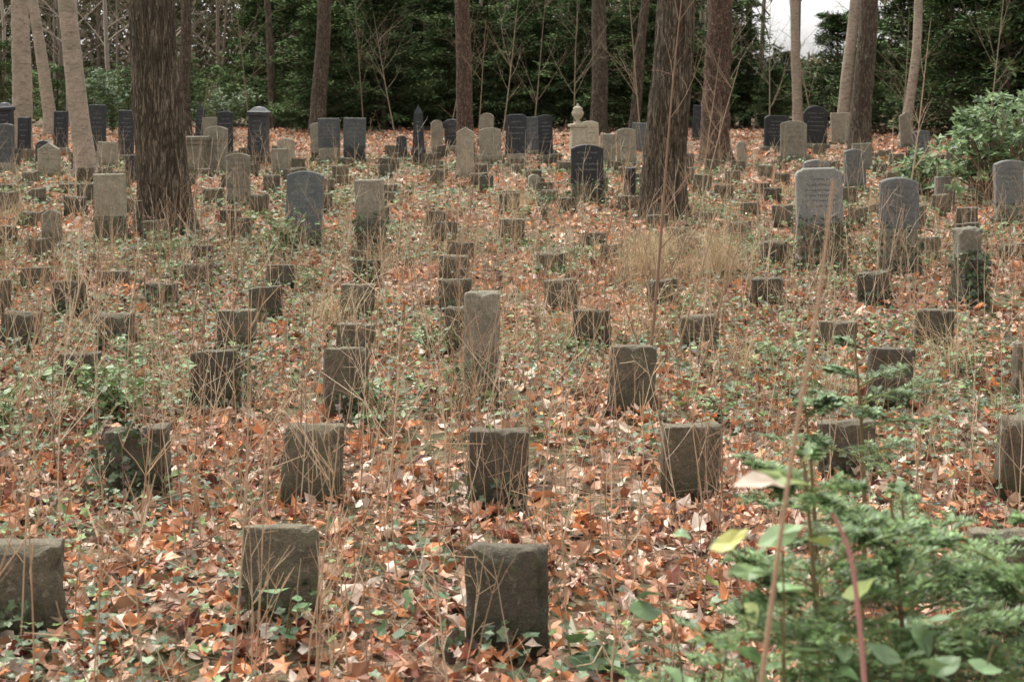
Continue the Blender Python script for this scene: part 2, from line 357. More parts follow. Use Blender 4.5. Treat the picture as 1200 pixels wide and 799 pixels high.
def headstone(x,y,w,h,kind,mat,ped=.12,t=.12,ivy=0,ins=0,lean=None,roll=None,name='headstone',wide=1.3,pm=None,seed=None):
    b=MB(); rs=int(x*100)%97
    if ped>0:
        v,f=rbox(w*wide if ped<.25 else w*.95,t*1.9,-.2,ped,.02,(6,4,6),.01,rs,chip=.03); b.add(v,f,smooth=True,m=2)
        if ped>=.25:
            v,f=rbox(w*1.12,t*2.2,-.2,ped*.35,.02,(6,4,4),.01,rs+1,chip=.03); b.add(v,f,smooth=True,m=2)
    if kind=='rough':
        v,f=rbox(w,t,ped-.02,h,.018,(10,4,18),.011,rs,chip=.03); b.add(v,f,smooth=True)
    elif kind=='obelisk':
        r2=w/2*math.sqrt(2); q=lathe([(r2*1.25,ped),(r2*1.25,ped+.12),(r2*1.05,ped+.16),(r2,ped+.17),(r2*.72,h-.18),(r2*.7,h-.17),(0.01,h)],4,R(45)); b.add(*q)
        inscr(b,w*.7,ped+.35,ped+.75,w*.97,4)
    elif kind=='pillar':
        r2=w/2*math.sqrt(2); q=lathe([(r2*1.15,ped),(r2*1.15,ped+.12),(r2,ped+.15),(r2*.93,h-.22),(r2*1.12,h-.20),(r2*1.12,h-.12),(r2*.95,h-.11),(r2*.5,h-.02),(.01,h)],4,R(45)); b.add(*q)
        inscr(b,w*.75,ped+.25,h-.3,w*1.01,6)
    elif kind=='altar':
        v,f=rbox(w*.85,t*2,ped,h-.16,.01,(4,3,4),.004,rs); b.add(v,f,smooth=True)
        v,f=rbox(w*1.0,t*2.5,h-.16,h-.08,.01,(4,3,2),.003,rs); b.add(v,f,smooth=True)
        v,f=rbox(w*1.15,t*2.8,h-.08,h,.01,(4,3,2),.003,rs); b.add(v,f,smooth=True)
    elif kind=='urn':
        r2=w/2*math.sqrt(2); q=lathe([(r2*1.2,ped),(r2*1.2,ped+.1),(r2,ped+.12),(r2*.9,h*.6),(r2*1.15,h*.62),(r2*1.15,h*.66),(r2*.6,h*.67)],4,R(45)); b.add(*q)
        k=w*.5; q=lathe([(k*.55,h*.66),(k*.6,h*.69),(k*.25,h*.71),(k*.3,h*.74),(k*.75,h*.8),(k*.85,h*.85),(k*.6,h*.9),(k*.7,h*.92),(k*.4,h*.95),(k*.15,h*.97),(k*.2,h*.985),(.01,h)],18); b.add(q[0],q[1],smooth=True)
    else:
        v,f=extr(outline(kind,w,ped-.004,h),t,.012); b.add(v,f)
        if ins: inscr(b,w,ped+(h-ped)*.25,ped+(h-ped)*.82,t,ins)
    im=M_insL if mat in (M_dark,M_slate) else M_insD
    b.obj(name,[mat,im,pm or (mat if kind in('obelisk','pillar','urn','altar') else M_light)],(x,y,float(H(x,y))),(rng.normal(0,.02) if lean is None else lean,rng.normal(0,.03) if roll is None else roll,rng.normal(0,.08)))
    if ivy: IVY.append((x,y,0,max(ped,.15)+.05,w*1.15,t*2.3,int(ivy)))
HS=[
(-5.05,17.95,.39,.88,'slab',M_light,.34,dict(ivy=60,pm=M_marker,t=.1)),
(-2.57,17.5,.45,.93,'seg',M_slate,.10,dict(ivy=160,ins=5,lean=-.05,roll=.03)),
(-1.61,16.4,.33,.92,'slab',M_light,.47,dict(ivy=160,pm=M_marker,t=.12)),
(-.21,9.5,.235,.74,'rough',M_light,.0,dict(ivy=0,t=.15,name='weathered_headstone',roll=.015)),
(-5.63,17.4,.23,.49,'gable',M_light,.05,dict(ivy=40)),
(-4.33,22.5,.38,.85,'seg',M_light,.3,dict(ivy=30,ins=4)),
(1.21,22.9,.52,.98,'seg',M_dark,.34,dict(ivy=260,ins=4,pm=M_marker)),
(3.37,15.5,.50,1.13,'shoulder',M_gran,.52,dict(ivy=380,ins=6,pm=M_marker,roll=-.03)),
(4.18,15.4,.41,1.05,'seg',M_gran,.50,dict(ivy=200,ins=6,pm=M_light,roll=.01)),
(7.10,20.2,.48,.92,'seg',M_gran,.30,dict(ivy=80,ins=5)),
(6.88,22.6,.30,.49,'slab',M_gran,.08,dict()),
(4.27,13.3,.22,.72,'rough',M_light,.42,dict(ivy=340,t=.16,pm=M_marker,name='weathered_headstone')),
(6.03,25,.375,.78,'seg',M_gran,.12,dict(ins=5,ivy=20)),
(-.91,27.7,.33,1.03,'gable',M_light,.12,dict()),(-.49,32.5,.5,.82,'seg',M_light,.2,dict()),
(-.76,41,.4,.9,'round',M_light,.15,dict()),(-1.5,36.3,.39,.87,'seg',M_dark,.2,dict(ins=4)),
(.11,31.6,.47,1.17,'shoulder',M_dark,.3,dict(ins=4)),(.78,32.5,.33,1.11,'seg',M_dark,.2,dict(ins=6)),(.52,34.6,.33,1.0,'slab',M_slate,.2,dict(ins=4)),
(-4.17,32.5,.49,1.05,'slab',M_slate,.38,dict(ins=5,pm=M_light)),(-3.58,32.3,.5,1.04,'slab',M_slate,.38,dict(ins=4,pm=M_dark)),
(-5.64,31.6,.42,1.33,'pillar',M_dark,.1,dict()),(-6.96,34.6,.37,1.14,'seg',M_dark,.15,dict(ins=5)),(-6.09,29.2,.46,1.0,'seg',M_light,.15,dict(ins=4)),
(-10.1,34.6,.41,1.28,'slab',M_dark,.15,dict(ins=6)),(-8.97,33,.36,1.23,'slab',M_dark,.2,dict(ins=6)),(-11.3,35.6,.34,1.1,'slab',M_dark,.2,dict(ins=4)),
(-12.3,34.6,.35,1.35,'pillar',M_dark,.1,dict()),(-10.4,29.2,.34,1.05,'seg',M_slate,.25,dict(ins=4)),(-9.28,28.5,.44,.68,'gable',M_light,.12,dict(ins=3)),
(-8.87,31.1,.41,.6,'slab',M_light,.12,dict()),(-10.0,30.4,.36,.64,'round',M_dark,.12,dict(ins=3)),(-9.2,42,.27,1.1,'obelisk',M_dark,.1,dict()),
(-2.07,31.6,.25,1.35,'obelisk',M_dark,.25,dict()),(-1.89,36,.3,.87,'round',M_light,.1,dict()),(-4.9,30.9,.37,.65,'seg',M_light,.1,dict()),(-4.68,28.7,.34,.55,'slab',M_light,.08,dict()),
(1.5,32.5,.34,1.38,'urn',M_cream,.1,dict(name='urn_monument')),(1.82,33.4,.42,.95,'seg',M_cream,.12,dict(ins=4)),(2.13,31.6,.34,.72,'slab',M_light,.1,dict()),(2.55,31.6,.42,.85,'seg',M_light,.1,dict(ins=3)),
(6.73,36.3,.61,.94,'shoulder',M_dark,.15,dict(ins=5)),(6.53,33,.6,.95,'seg',M_light,.15,dict(ins=4)),(8.08,38,.62,1.2,'round',M_dark,.2,dict(ins=5)),(9.25,40,.53,.89,'slab',M_light,.1,dict()),
(10.56,38,.35,.98,'gable',M_light,.1,dict()),(5.46,42,.3,1.05,'slab',M_dark,.1,dict()),(4.95,30.6,.2,.6,'round',M_light,.1,dict()),(1.93,23.3,.19,.6,'slab',M_dark,.08,dict()),
(-6.5,29,.56,.8,'altar',M_light,.1,dict(name='altar_tomb')),(-7.2,27,.25,.55,'slab',M_dark,.08,dict()),(.38,25.2,.21,.32,'round',M_light,.05,dict()),(-2.6,33.6,.25,.6,'round',M_dark,.1,dict()),
(-11.6,33.8,.3,1.0,'slab',M_dark,.1,dict(ins=4)),(5.04,23.6,.42,.68,'seg',M_gran,.1,dict(ins=4)),(-4.55,33.5,.35,.9,'seg',M_light,.1,dict()),
(-7.6,36,.4,.9,'slab',M_light,.2,dict()),(7.4,30,.4,.6,'slab',M_light,.1,dict()),(9.8,34,.4,.7,'seg',M_slate,.1,dict(ins=3)),(3.2,36,.35,.8,'slab',M_slate,.1,dict()),(12.4,35,.4,.8,'seg',M_dark,.1,dict())]
for x,y,w,h,k,m,p,kw in HS: headstone(x,y,w,h,k,m,p,**kw)
IVY.append((-.21,9.5,0,.30,.27,.2,120))

# ---------------------------------------------------------------- ivy & ground cover
mb=MB()
GP=[(.045,.07,.026),(.075,.11,.042),(.13,.17,.085),(.09,.06,.045),(.18,.23,.13)]
def ivybox(x,y,z0,z1,w,d,n):
    f=rng.choice(3,n,p=[.6,.25,.15]); u=rng.uniform(-.5,.5,n); zz=z0+(z1-z0)*rng.random(n)**1.2
    sd=rng.choice([-1,1],n)
    px=np.where(f==1,sd*w/2,u*w); py=np.where(f==0,-d/2,np.where(f==1,rng.uniform(-.5,.5,n)*d,rng.uniform(-.5,.3,n)*d)); pz=np.where(f==2,z1,zz)
    nr=np.stack([np.where(f==1,sd*1.,0),np.where(f==0,-1.,0),np.where(f==2,1.,.25)],1)+rng.normal(0,.35,(n,3))
    pos=np.stack([px+x,py+y,pz+float(H(x,y))],1)+unit(nr)*rng.uniform(.005,.05,n)[:,None]
    leaves(mb,pos,rng.uniform(.018,.036,n),pick(GP,[.35,.3,.12,.15,.08],n,.2),np.full(n,3),nrm=nr,fold=.15,curl=.1,rough=.04)
for q in IVY: ivybox(*q)
for (x,y,w,h) in MARK:
    if y<14 and rng.random()<.6: ivybox(x+rng.uniform(-.1,.1),y,0,h*rng.uniform(.2,.55),w*.95,.15,int(rng.integers(20,80)))
ivybox(-1.72,9.11,0,.38,.22,.16,110); ivybox(-1.95,7.28,0,.38,.3,.18,130); ivybox(-3.19,12.9,0,.3,.3,.16,80)
for (y0,y1,d,s,th) in ((3.4,8,240,.030,.08),(8,18,290,.034,-.04),(18,34,75,.052,-.02)):
    x,y=sample(y0,y1,d*.6); g=patch(x,y,.9,5.0)+rng.normal(0,.18,len(x))+.12*(x<.5); k=g>th; x=x[k];y=y[k];n=len(x)
    pos=np.stack([x,y,H(x,y)+rng.uniform(.05,.15,n)],1)
    leaves(mb,pos,rng.uniform(.5,1.25,n)*s,pick(GP+[(.20,.27,.09)],[.15,.25,.24,.05,.16,.24],n,.2),np.full(n,3),sigma=.4,fold=.12,curl=.1,rough=.04)
mb.obj('ground_ivy',[M_green])

def plant(name,x,y,n,rad,h,s,pal,w,tp=1,wd=1.0,st=6,low=.05):
    b=MB(); z=float(H(x,y)); P=[];
    for i in range(st):
        a=rng.uniform(0,6.28); r=rad*rng.uniform(.3,1); t=np.linspace(0,1,6)
        P.append(np.stack([x+np.cos(a)*r*t**1.3,y+np.sin(a)*r*t**1.3,z+h*rng.uniform(.6,1)*np.sin(t*1.8)/1.0],1))
    P=np.array(P); strands(b,P,np.linspace(.004,.0015,6)[None],(.16,.12,.06))
    i=rng.integers(0,st,n); k=np.clip(rng.uniform(low,1,n)*5,0,4.99); k0=k.astype(int); fr=(k-k0)[:,None]
    pos=P[i,k0]*(1-fr)+P[i,k0+1]*fr+rng.normal(0,1,(n,3))*np.array([s*1.2,s*1.2,s*.8])
    leaves(b,pos,rng.uniform(.6,1.2,n)*s,pick(pal,w,n,.15),np.full(n,tp),sigma=.45,fold=.2,curl=.2,rough=.04,width=wd,m=1)
    b.obj(name,[M_stalk,M_green])
LG=[(.15,.23,.08),(.21,.30,.13),(.11,.18,.06),(.29,.35,.20)]
plant('bramble_bush',-2.45,8.9,420,.6,.42,.032,LG,[1,1,1,.6],1,1.3,18)
plant('bramble_bush',-3.1,8.6,200,.45,.4,.032,LG,[1,1,1,.6],1,1.3,12)
plant('bramble_bush',-2.75,7.2,140,.35,.45,.033,LG,[1,1,1,.3],1,1.3,9)
plant('bramble_bush',1.9,10.3,110,.4,.3,.03,LG,[1,1,1,1],1,1.3,8)
plant('bramble_bush',-2.7,17,240,.6,.5,.04,LG,[1,1,1,1],1,1.3,10)
for i in range(60):
    y=rng.uniform(8.5,25); x=rng.uniform(-.38,.34)*y
    plant('bramble_bush',x,y,int(rng.integers(40,120)),.4,rng.uniform(.12,.28),.03,LG,[1,1,1,1],1,1.2,7)
plant('oak_seedling',-.42,5.35,9,.13,.12,.06,[(.10,.17,.07)],[1],2,1.1,4)
plant('oak_seedling',.36,5.02,10,.15,.06,.08,[(.09,.16,.06),(.14,.2,.08)],[1,1],1,1.4,4)
plant('oak_seedling',-.82,5.15,6,.1,.28,.05,[(.16,.26,.12)],[1],1,1.1,3)
plant('oak_seedling',.05,4.95,7,.12,.08,.06,[(.08,.13,.06)],[1],3,1.1,3)
plant('oak_seedling',1.05,8.9,7,.1,.2,.05,[(.18,.2,.06)],[1],1,1.1,3)
plant('fern_clump',.45,20.5,160,.3,.45,.05,[(.08,.13,.06),(.12,.17,.08)],[1,1],1,.5,12)

# ---------------------------------------------------------------- dry stalks, grasses, saplings
mb=MB()
def stalk(mb,x,y,h,r,lean,col,br=3,sub=True,curv=.12):
    z=float(H(x,y)); K=8; t=np.linspace(0,1,K); a=rng.uniform(0,6.28); c=rng.normal(0,curv)*h; 
    P=np.stack([x+lean*h*t+c*t*(1-t)*np.cos(a)+np.cumsum(rng.normal(0,.012,K))*h*.4,y+rng.normal(0,.05)*h*t+c*t*(1-t)*np.sin(a),z-.02+h*t],1)
    strands(mb,P[None],(r*(1-.6*t))[None],col,S=4 if y<8 else 3)
    Q=[]; tt=np.linspace(0,1,4)
    for i in range(br):
        k=rng.integers(2,K-1); a=rng.uniform(0,6.28); L=h*rng.uniform(.12,.35)
        d=np.array([math.cos(a)*.6,math.sin(a)*.6,rng.uniform(.5,1)])
        q=P[k][None]+tt[:,None]*d*L+np.stack([0*tt,0*tt,tt**2*.1*L],1)+rng.normal(0,.01,(4,3))*L*3*tt[:,None]; Q.append(q)
        if sub: Q.append(q[2][None]+tt[:,None]*(d+rng.normal(0,.6,3))*L*.45)
    if Q: strands(mb,np.array(Q),(r*.55*(1-.4*tt))[None],col,S=3)
SC=[(.46,.34,.22),(.60,.48,.34),(.34,.23,.145),(.44,.29,.18),(.24,.16,.11)]
cnt=0
while cnt<1700:
    y=3.8+12.5*rng.random()**.75; x=rng.uniform(-1,1)*(.4*y+.8)
    p=.35+.65*(patch(np.array([x]),np.array([y]),.8,1.0)[0]>.0)
    if x<0: p+=.25
    if rng.random()>p: continue
    h=rng.uniform(.3,1.1) if y>5.5 else rng.uniform(.2,.75)
    stalk(mb,x,y,h,rng.uniform(.0018,.0034)*(1+max(0,y-6)*.06),rng.normal(0,.13),SC[rng.integers(5)],rng.integers(1,5)); cnt+=1
for i in range(950):
    y=rng.uniform(15,32); x=rng.uniform(-1,1)*(.4*y)
    stalk(mb,x,y,rng.uniform(.3,1.1),rng.uniform(.0035,.006),rng.normal(0,.14),SC[rng.integers(5)],3,False)
for (x,y,h,l) in ((-1.33,3.6,1.15,.02),(-1.2,3.9,1.0,.10),(-1.55,4.6,1.25,-.05),(-.95,4.8,1.1,.06),(-.72,5.0,1.0,.12),(-.55,4.9,.85,-.08),(-1.5,5.6,1.3,.08),(-.3,6.2,1.0,-.05),(.12,6.0,1.0,.06),(.22,5.2,.8,-.04),(-2.0,6.4,1.2,.03),(-.6,6.6,1.1,.1),(.5,5.9,.9,.05),(-1.15,6.1,1.2,.0),(-2.3,7.0,1.3,.05),(-1.7,8,1.3,.0),(.28,4.4,.7,.03),(-.6,4.3,.75,.05),(-.2,4.6,.6,-.1),(.9,6.4,.9,.05),(-1.05,3.9,.9,-.04),(-.85,5.6,1.2,.02),(-1.8,5.2,1.2,.06),(-.45,5.8,1.1,.03),(-2.5,7.8,1.4,.02),(-1.4,7.4,1.35,-.04),(-.8,8.0,1.2,.05),(.3,7.6,1.1,.0)):
    stalk(mb,x,y,h,.0042,l,SC[rng.integers(5)],6)
mb.obj('dry_weed_stalks',[M_stalk])
mb=MB(); Q=[]
for i in range(420):
    y=rng.uniform(3.5,14); x=rng.uniform(-1,1)*.42*y; a=rng.uniform(0,6.28); L=rng.uniform(.1,.55); t=np.linspace(-.5,.5,6)
    px=x+np.cos(a)*L*t+rng.normal(0,.01,6); py=y+np.sin(a)*L*t+rng.normal(0,.01,6)
    Q.append(np.stack([px,py,H(px,py)+.06+rng.uniform(0,.12)*t],1))
strands(mb,np.array(Q),rng.uniform(.002,.005,(420,1))*np.ones((1,6)),(.17,.12,.085),S=4); mb.obj('fallen_twigs',[M_stalk])

def grass(name,x,y,n,rad,h,col):
    b=MB(); a=rng.uniform(0,6.28,n); r=rad*np.abs(rng.normal(0,.6,n)); L=h*rng.uniform(.35,1.1,n)*np.exp(-(r/rad)**2*.5); t=np.linspace(0,1,7)
    a2=rng.uniform(0,6.28,n); out=rng.uniform(.1,1.0,n)*L
    px=x+(np.cos(a)*r)[:,None]+(np.cos(a2)*out)[:,None]*t**2*.9; py=y+(np.sin(a)*r)[:,None]+(np.sin(a2)*out)[:,None]*t**2*.9
    pz=float(H(x,y))+L[:,None]*(t-.5*(out/L)[:,None]*t**3)
    strands(b,np.stack([px,py,pz],-1),(.0026*(1-.85*t))[None],pick([col,tuple(c*.7 for c in col),tuple(min(1,c*1.25) for c in col)],[1,1,1],n,.1)); b.obj(name,[M_stalk])
TAN=(.57,.44,.27)
grass('dry_grass_tuft',1.35,14.7,340,.38,.85,TAN); grass('dry_grass_tuft',2.2,15.0,380,.48,.9,TAN); grass('dry_grass_tuft',1.75,16.2,220,.4,.7,TAN)
for i in range(24):
    y=rng.uniform(9,26); grass('dry_grass_tuft',rng.uniform(-.38,.38)*y,y,90,.35,rng.uniform(.3,.65),TAN)

def branches(p,d,L,r,depth,out,K=6,n=3,up=.15):
    t=np.linspace(0,1,K)[:,None]; d=d/np.linalg.norm(d); bend=rng.normal(0,.16,3); bend[2]+=up
    P=p+d*L*t+bend*L*t**2; out.append((P,r*(1-.7*t[:,0])))
    if depth>0:
        for i in range(n):
            k=rng.uniform(.25,.98); j=int(k*(K-1)); dd=d+rng.normal(0,.65,3); branches(P[j],dd,L*rng.uniform(.4,.68),r*(1-.7*k)*.65,depth-1,out,K,n,up)
def addbr(mb,out,col,S=4,m=0):
    strands(mb,np.array([o[0] for o in out]),np.array([o[1] for o in out]),col,S=S,m=m)
def sapling(x,y,lx,top,r,col,n=5,dep=1,bl=(.12,.3)):
    b=MB(); z=float(H(x,y)); K=14; t=np.linspace(0,1,K); out=[]
    P=np.stack([x+lx*t+np.sin(t*5+x)*.015,y+0*t,z-.05+(top-z+.05)*t],1); strands(b,P[None],(r*(1-.8*t))[None],col,S=6)
    for i in range(n):
        k=rng.integers(3,K-2); a=rng.uniform(0,6.28); branches(P[k],np.array([math.cos(a)*.8,math.sin(a)*.5,.9]),(top-z)*rng.uniform(*bl),r*.45*(1-.7*k/K),dep,out)
    addbr(b,out,col,4); b.obj('bare_sapling',[M_stalk])
sapling(.97,10.3,.30,3.1,.014,(.26,.17,.12),7,2)
sapling(1.25,9.9,.45,1.35,.009,(.30,.20,.13),4)
sapling(.35,9.6,.55,1.25,.007,(.32,.22,.14),3)
sapling(.95,9.2,-.35,1.2,.007,(.28,.17,.12),3)
sapling(-1.25,8.4,.1,1.3,.006,(.32,.22,.14),4)
sapling(-2.6,10.4,.15,1.5,.006,(.32,.22,.14),5)
sapling(.62,12.5,.5,1.9,.009,(.30,.20,.13),5,2)
sapling(1.9,13.2,.35,1.8,.007,(.32,.22,.14),4,2)
sapling(-3.8,13.0,.1,1.7,.007,(.32,.22,.14),5,2)
sapling(1.15,10.5,.55,1.7,.008,(.36,.25,.16),6,2)
sapling(-.62,21,.25,3.3,.012,(.28,.19,.13),6,2)
sapling(6.1,22,.4,3.4,.014,(.45,.33,.23),9,2)
sapling(-5.4,24,.3,2.6,.011,(.30,.21,.14),6,2)
sapling(3.2,24,.3,3.0,.014,(.36,.26,.18),9,2)
sapling(2.2,17.5,.6,2.6,.012,(.40,.29,.2),8,2)
for (x,y) in ((-11,43),(-7.5,41),(-3.6,44),(-1.9,43),(.6,42),(1.9,44),(4.0,44),(6.3,43),(7.4,41),(9.4,44),(11.5,42),(13,39),(-10,39),(5.5,38),(-4.8,46),(-.3,46)):
    sapling(x,y,rng.normal(0,.6),rng.uniform(4.5,7),.022,[(.34,.27,.19),(.22,.17,.12),(.28,.23,.16)][rng.integers(3)],11,2,(.2,.45))
def poly(pts,r0,r1,col):
    pts=np.array(pts,float); K=24; s=np.linspace(0,len(pts)-1,K); i=np.arange(len(pts))
    P=np.stack([np.interp(s,i,pts[:,c]) for c in range(3)],1)
    for _ in range(3): P[1:-1]=(P[:-2]+2*P[1:-1]+P[2:])/4
    b=MB(); strands(b,P[None],np.linspace(r0,r1,K)[None],col,S=8); return b
b=poly([(.28,2.25,-.02),(.33,2.22,.6),(.385,2.2,1.11),(.43,2.2,1.45),(.475,2.2,1.7),(.497,2.2,1.89)],.0055,.002,(.44,.29,.19))
b.obj('bare_whip_stem',[M_stalk])
b=poly([(.60,2.35,0),(.60,2.35,.6),(.588,2.35,.98),(.575,2.35,1.15),(.56,2.35,1.27),(.53,2.35,1.33)],.005,.0035,(.50,.25,.22))
leaves(b,np.array([[.41,2.36,1.38],[.46,2.42,1.37],[.35,2.3,1.30],[.40,2.4,1.22],[.47,2.5,1.25]]),np.array([.045,.045,.035,.035,.045]),np.array([[.62,.50,.38],[.24,.30,.10],[.50,.48,.14],[.18,.27,.10],[.22,.32,.13]]),np.array([1,1,1,1,1]),nrm=np.array([[.1,-.2,1],[.2,-.3,1],[-.2,-.4,1],[.1,-.6,.9],[-.2,-.6,.9]]),axis=np.array([[1,.1,.3],[1,0,-.2],[1,.2,.5],[1,0,0],[1,.3,.2]]),fold=.1,curl=.1,m=1)
b.obj('young_maple_shoot',[M_stalk,M_green])

# ---------------------------------------------------------------- yew saplings (foreground)
def fir(name,x,y,h,spread,nb=22,z0=.35,col=(.10,.20,.07),per=50):
    b=MB(); z=float(H(x,y)); t=np.linspace(0,1,10)
    P=np.stack([x+.04*np.sin(t*3),y+0*t,z+h*t],1); strands(b,P[None],(.012*(1-.75*t))[None],(.20,.15,.08),S=6)
    br=[];rad=[]
    def limb(p,a,L,rise,dep,r):
        tt=np.linspace(0,1,8); d=np.array([math.cos(a),math.sin(a),0]); q=p+d*L*tt[:,None]; q[:,2]+=rise*L*tt-.22*L*tt**2
        br.append(q); rad.append(r*(1-.7*tt))
        if dep>0:
            for k in range(2,8):
                for sg in (-1,1):
                    if rng.random()<.85: limb(q[k],a+sg*rng.uniform(.6,1.0),L*(1-.1*k)*rng.uniform(.4,.65),rise*.6+rng.normal(0,.2),dep-1,r*.5)
    for i in range(nb):
        f=z0+(1-z0)*rng.random(); a=i*2.4+rng.uniform(-.5,.5); limb(np.array([x+.04*math.sin(f*3),y,z+h*f]),a,spread*(1.15-f)/(1.15-z0)*rng.uniform(.6,1.4),rng.uniform(.1,.7),1,.004)
    br=np.array(br); rad=np.array(rad); strands(b,br,rad,(.19,.20,.08),S=3)
    nb_=len(br); i=np.repeat(np.arange(nb_),per); n=len(i); k=rng.uniform(.3,6.99,n); k0=k.astype(int); fr=(k-k0)[:,None]
    pos=br[i,k0]*(1-fr)+br[i,k0+1]*fr; tan=unit(br[i,k0+1]-br[i,k0]); up=np.array([0,0,1.]); sd=unit(np.cross(tan,up))*rng.choice([-1,1],n)[:,None]
    d=sd+tan*.55+np.array([0,0,1])*rng.normal(.12,.22,n)[:,None]
    side=np.cross(d,up)+rng.normal(0,.25,(n,3))
    lb=rng.uniform(.6,1.35,nb_)[i][:,None]
    c0=pick([col,tuple(q*1.5 for q in col),tuple(q*.6 for q in col)],[1,.7,.8],n,.15)*lb
    blades(b,pos,d,side,rng.uniform(.017,.028,n),np.full(n,.0045),c0,m=1)
    b.obj(name,[M_stalk,M_green])
YG=(.135,.215,.07)
fir('yew_sapling',.60,2.95,1.26,.36,40,.45,YG,52)
fir('yew_sapling',.82,3.1,1.14,.38,36,.45,YG)
fir('yew_sapling',1.12,3.05,1.12,.42,38,.45,YG)
fir('yew_sapling',.98,3.6,1.0,.36,26,.5,(.15,.23,.085))
fir('yew_sapling',.86,4.2,1.14,.22,14,.62,(.19,.27,.13))
fir('yew_sapling',1.1,4.6,1.3,.22,13,.68,(.19,.27,.13))
BL=[(.19,.28,.13),(.14,.23,.08),(.32,.37,.12)]
plant('broadleaf_shoot',.54,2.8,56,.22,1.19,.036,BL,[1,1,.35],1,1.2,9,.25)
plant('broadleaf_shoot',.42,3.0,40,.18,1.0,.038,BL,[1,1,.35],1,1.3,7,.25)
plant('broadleaf_shoot',.80,2.7,54,.22,1.1,.036,BL,[1,1,.25],1,1.2,8,.25)
fir('yew_sapling',-3.9,10.2,.5,.2,10,.3)

# ---------------------------------------------------------------- trees
def tree(name,x,y,r,slope,Ht,mat,near=False,bend=0,flare=.3,nbr=8,low=5.5,seed=1,rough=.0):
    b=MB(); zb=float(H(x,y)); S=112 if near else 28
    zs=np.concatenate([np.arange(-.3,4.6,.05 if near else .15),np.arange(4.7,Ht,.5),[Ht]]); 
    V=[]
    for z in zs:
        zz=max(z,0); f=zz/Ht
        cx=slope*zz+bend*math.sin(zz*.75)+.03*math.sin(zz*1.3+seed); cy=.03*math.sin(zz*.9+seed*2)
        for j in range(S):
            a=2*math.pi*j/S; rr=r*(1-.62*f)*(1+.04*math.sin(2*a+seed+zz*.3))
            rr+=flare*r*math.exp(-zz/.28)*(1+.55*math.sin(5*a+seed)+.25*math.sin(3*a+seed*2))
            if near:
                p=Vector((math.cos(a)*r*30,math.sin(a)*r*30,zz*1.3+seed*10)); q=mn.noise(p); q2=mn.noise(p*2.3)
                rr+=.013*(1-abs(q)*3.2)+.007*q2-.008+.014*mn.noise(Vector((math.cos(a)*2,math.sin(a)*2,zz*1.5)))
            else: rr+=r*.05*mn.noise(Vector((math.cos(a)*2,math.sin(a)*2,zz*2+seed*9)))+rough*mn.noise(Vector((math.cos(a)*5,math.sin(a)*5,zz*5+seed*9)))
            V.append((cx+rr*math.cos(a),cy+rr*math.sin(a),z))
    K=len(zs); i=(np.arange(K-1)*S)[:,None]; j=np.arange(S)[None]; j2=(j+1)%S
    F=np.stack([i+j,i+j2,i+S+j2,i+S+j],-1).reshape(-1,4); b.add(np.array(V),F,smooth=True)
    out=[]
    for q in range(nbr):
        z=rng.uniform(low,Ht*.97); a=rng.uniform(0,6.28); cx=slope*z+bend*math.sin(z*.75)
        branches(np.array([cx,0,z]),np.array([math.cos(a),math.sin(a),.7]),rng.uniform(1.8,3.5)*(1.2-z/Ht),r*.3,2,out,up=.2)
    addbr(b,out,(.2,.2,.2),4); b.obj(name,[mat],(x,y,zb))
tree('oak_tree',-4.65,18.9,.335,-.035,13,B_dark,True,seed=1,flare=.3)
tree('oak_tree',2.16,20.2,.33,.045,13,B_dark,True,seed=4,flare=.3)
tree('maple_tree',4.64,32.5,.33,.02,13,B_red,False,.03,.3,seed=3,rough=.06)
tree('beech_tree',-8.46,28.5,.21,-.12,12,B_pale,False,-.08,.4,seed=5)
tree('beech_tree',-12.6,36.3,.25,.01,13,B_pale,False,.08,.3,seed=7,rough=.03)
tree('beech_tree',-14.6,45,.2,-.14,13,B_pale,False,.1,.3,seed=8)
tree('larch_tree',-9.65,42,.19,.0,13,B_mid,False,.0,.3,seed=9)
tree('larch_tree',-6.15,45,.27,.05,14,B_mid,False,.0,.3,seed=10)
tree('pine_tree',-1.08,34.6,.22,-.03,13,B_red,False,-.05,.3,seed=11)
tree('larch_tree',2.8,46,.28,.01,14,B_mid,False,0,.3,seed=12)
tree('larch_tree',3.9,46,.17,.1,14,B_mid,False,0,.3,seed=13)
tree('beech_tree',9.0,45,.16,-.02,13,B_pale,False,.05,.2,seed=14)
tree('beech_tree',10.4,45,.2,.1,13,B_pale,False,.04,.3,seed=15)
tree('oak_tree',8.45,34.6,.27,.053,13,B_mid,False,.02,.3,seed=16)
tree('beech_tree',11.6,42,.16,.1,13,B_pale,False,.04,.3,seed=17)
tree('beech_tree',14.3,44,.10,.03,13,B_pale,False,.05,.3,seed=18)
tree('beech_tree',8.9,54,.13,.03,12,B_mid,False,.05,.3,seed=19)
tree('beech_tree',-12.6,52,.2,.03,12,B_mid,False,.05,.3,seed=20)
tree('beech_tree',-8.4,50,.15,-.05,12,B_mid,False,.05,.3,seed=21,low=3.5)
tree('beech_tree',14.5,60,.18,.05,12,B_mid,False,.05,.3,seed=22,low=3.5)

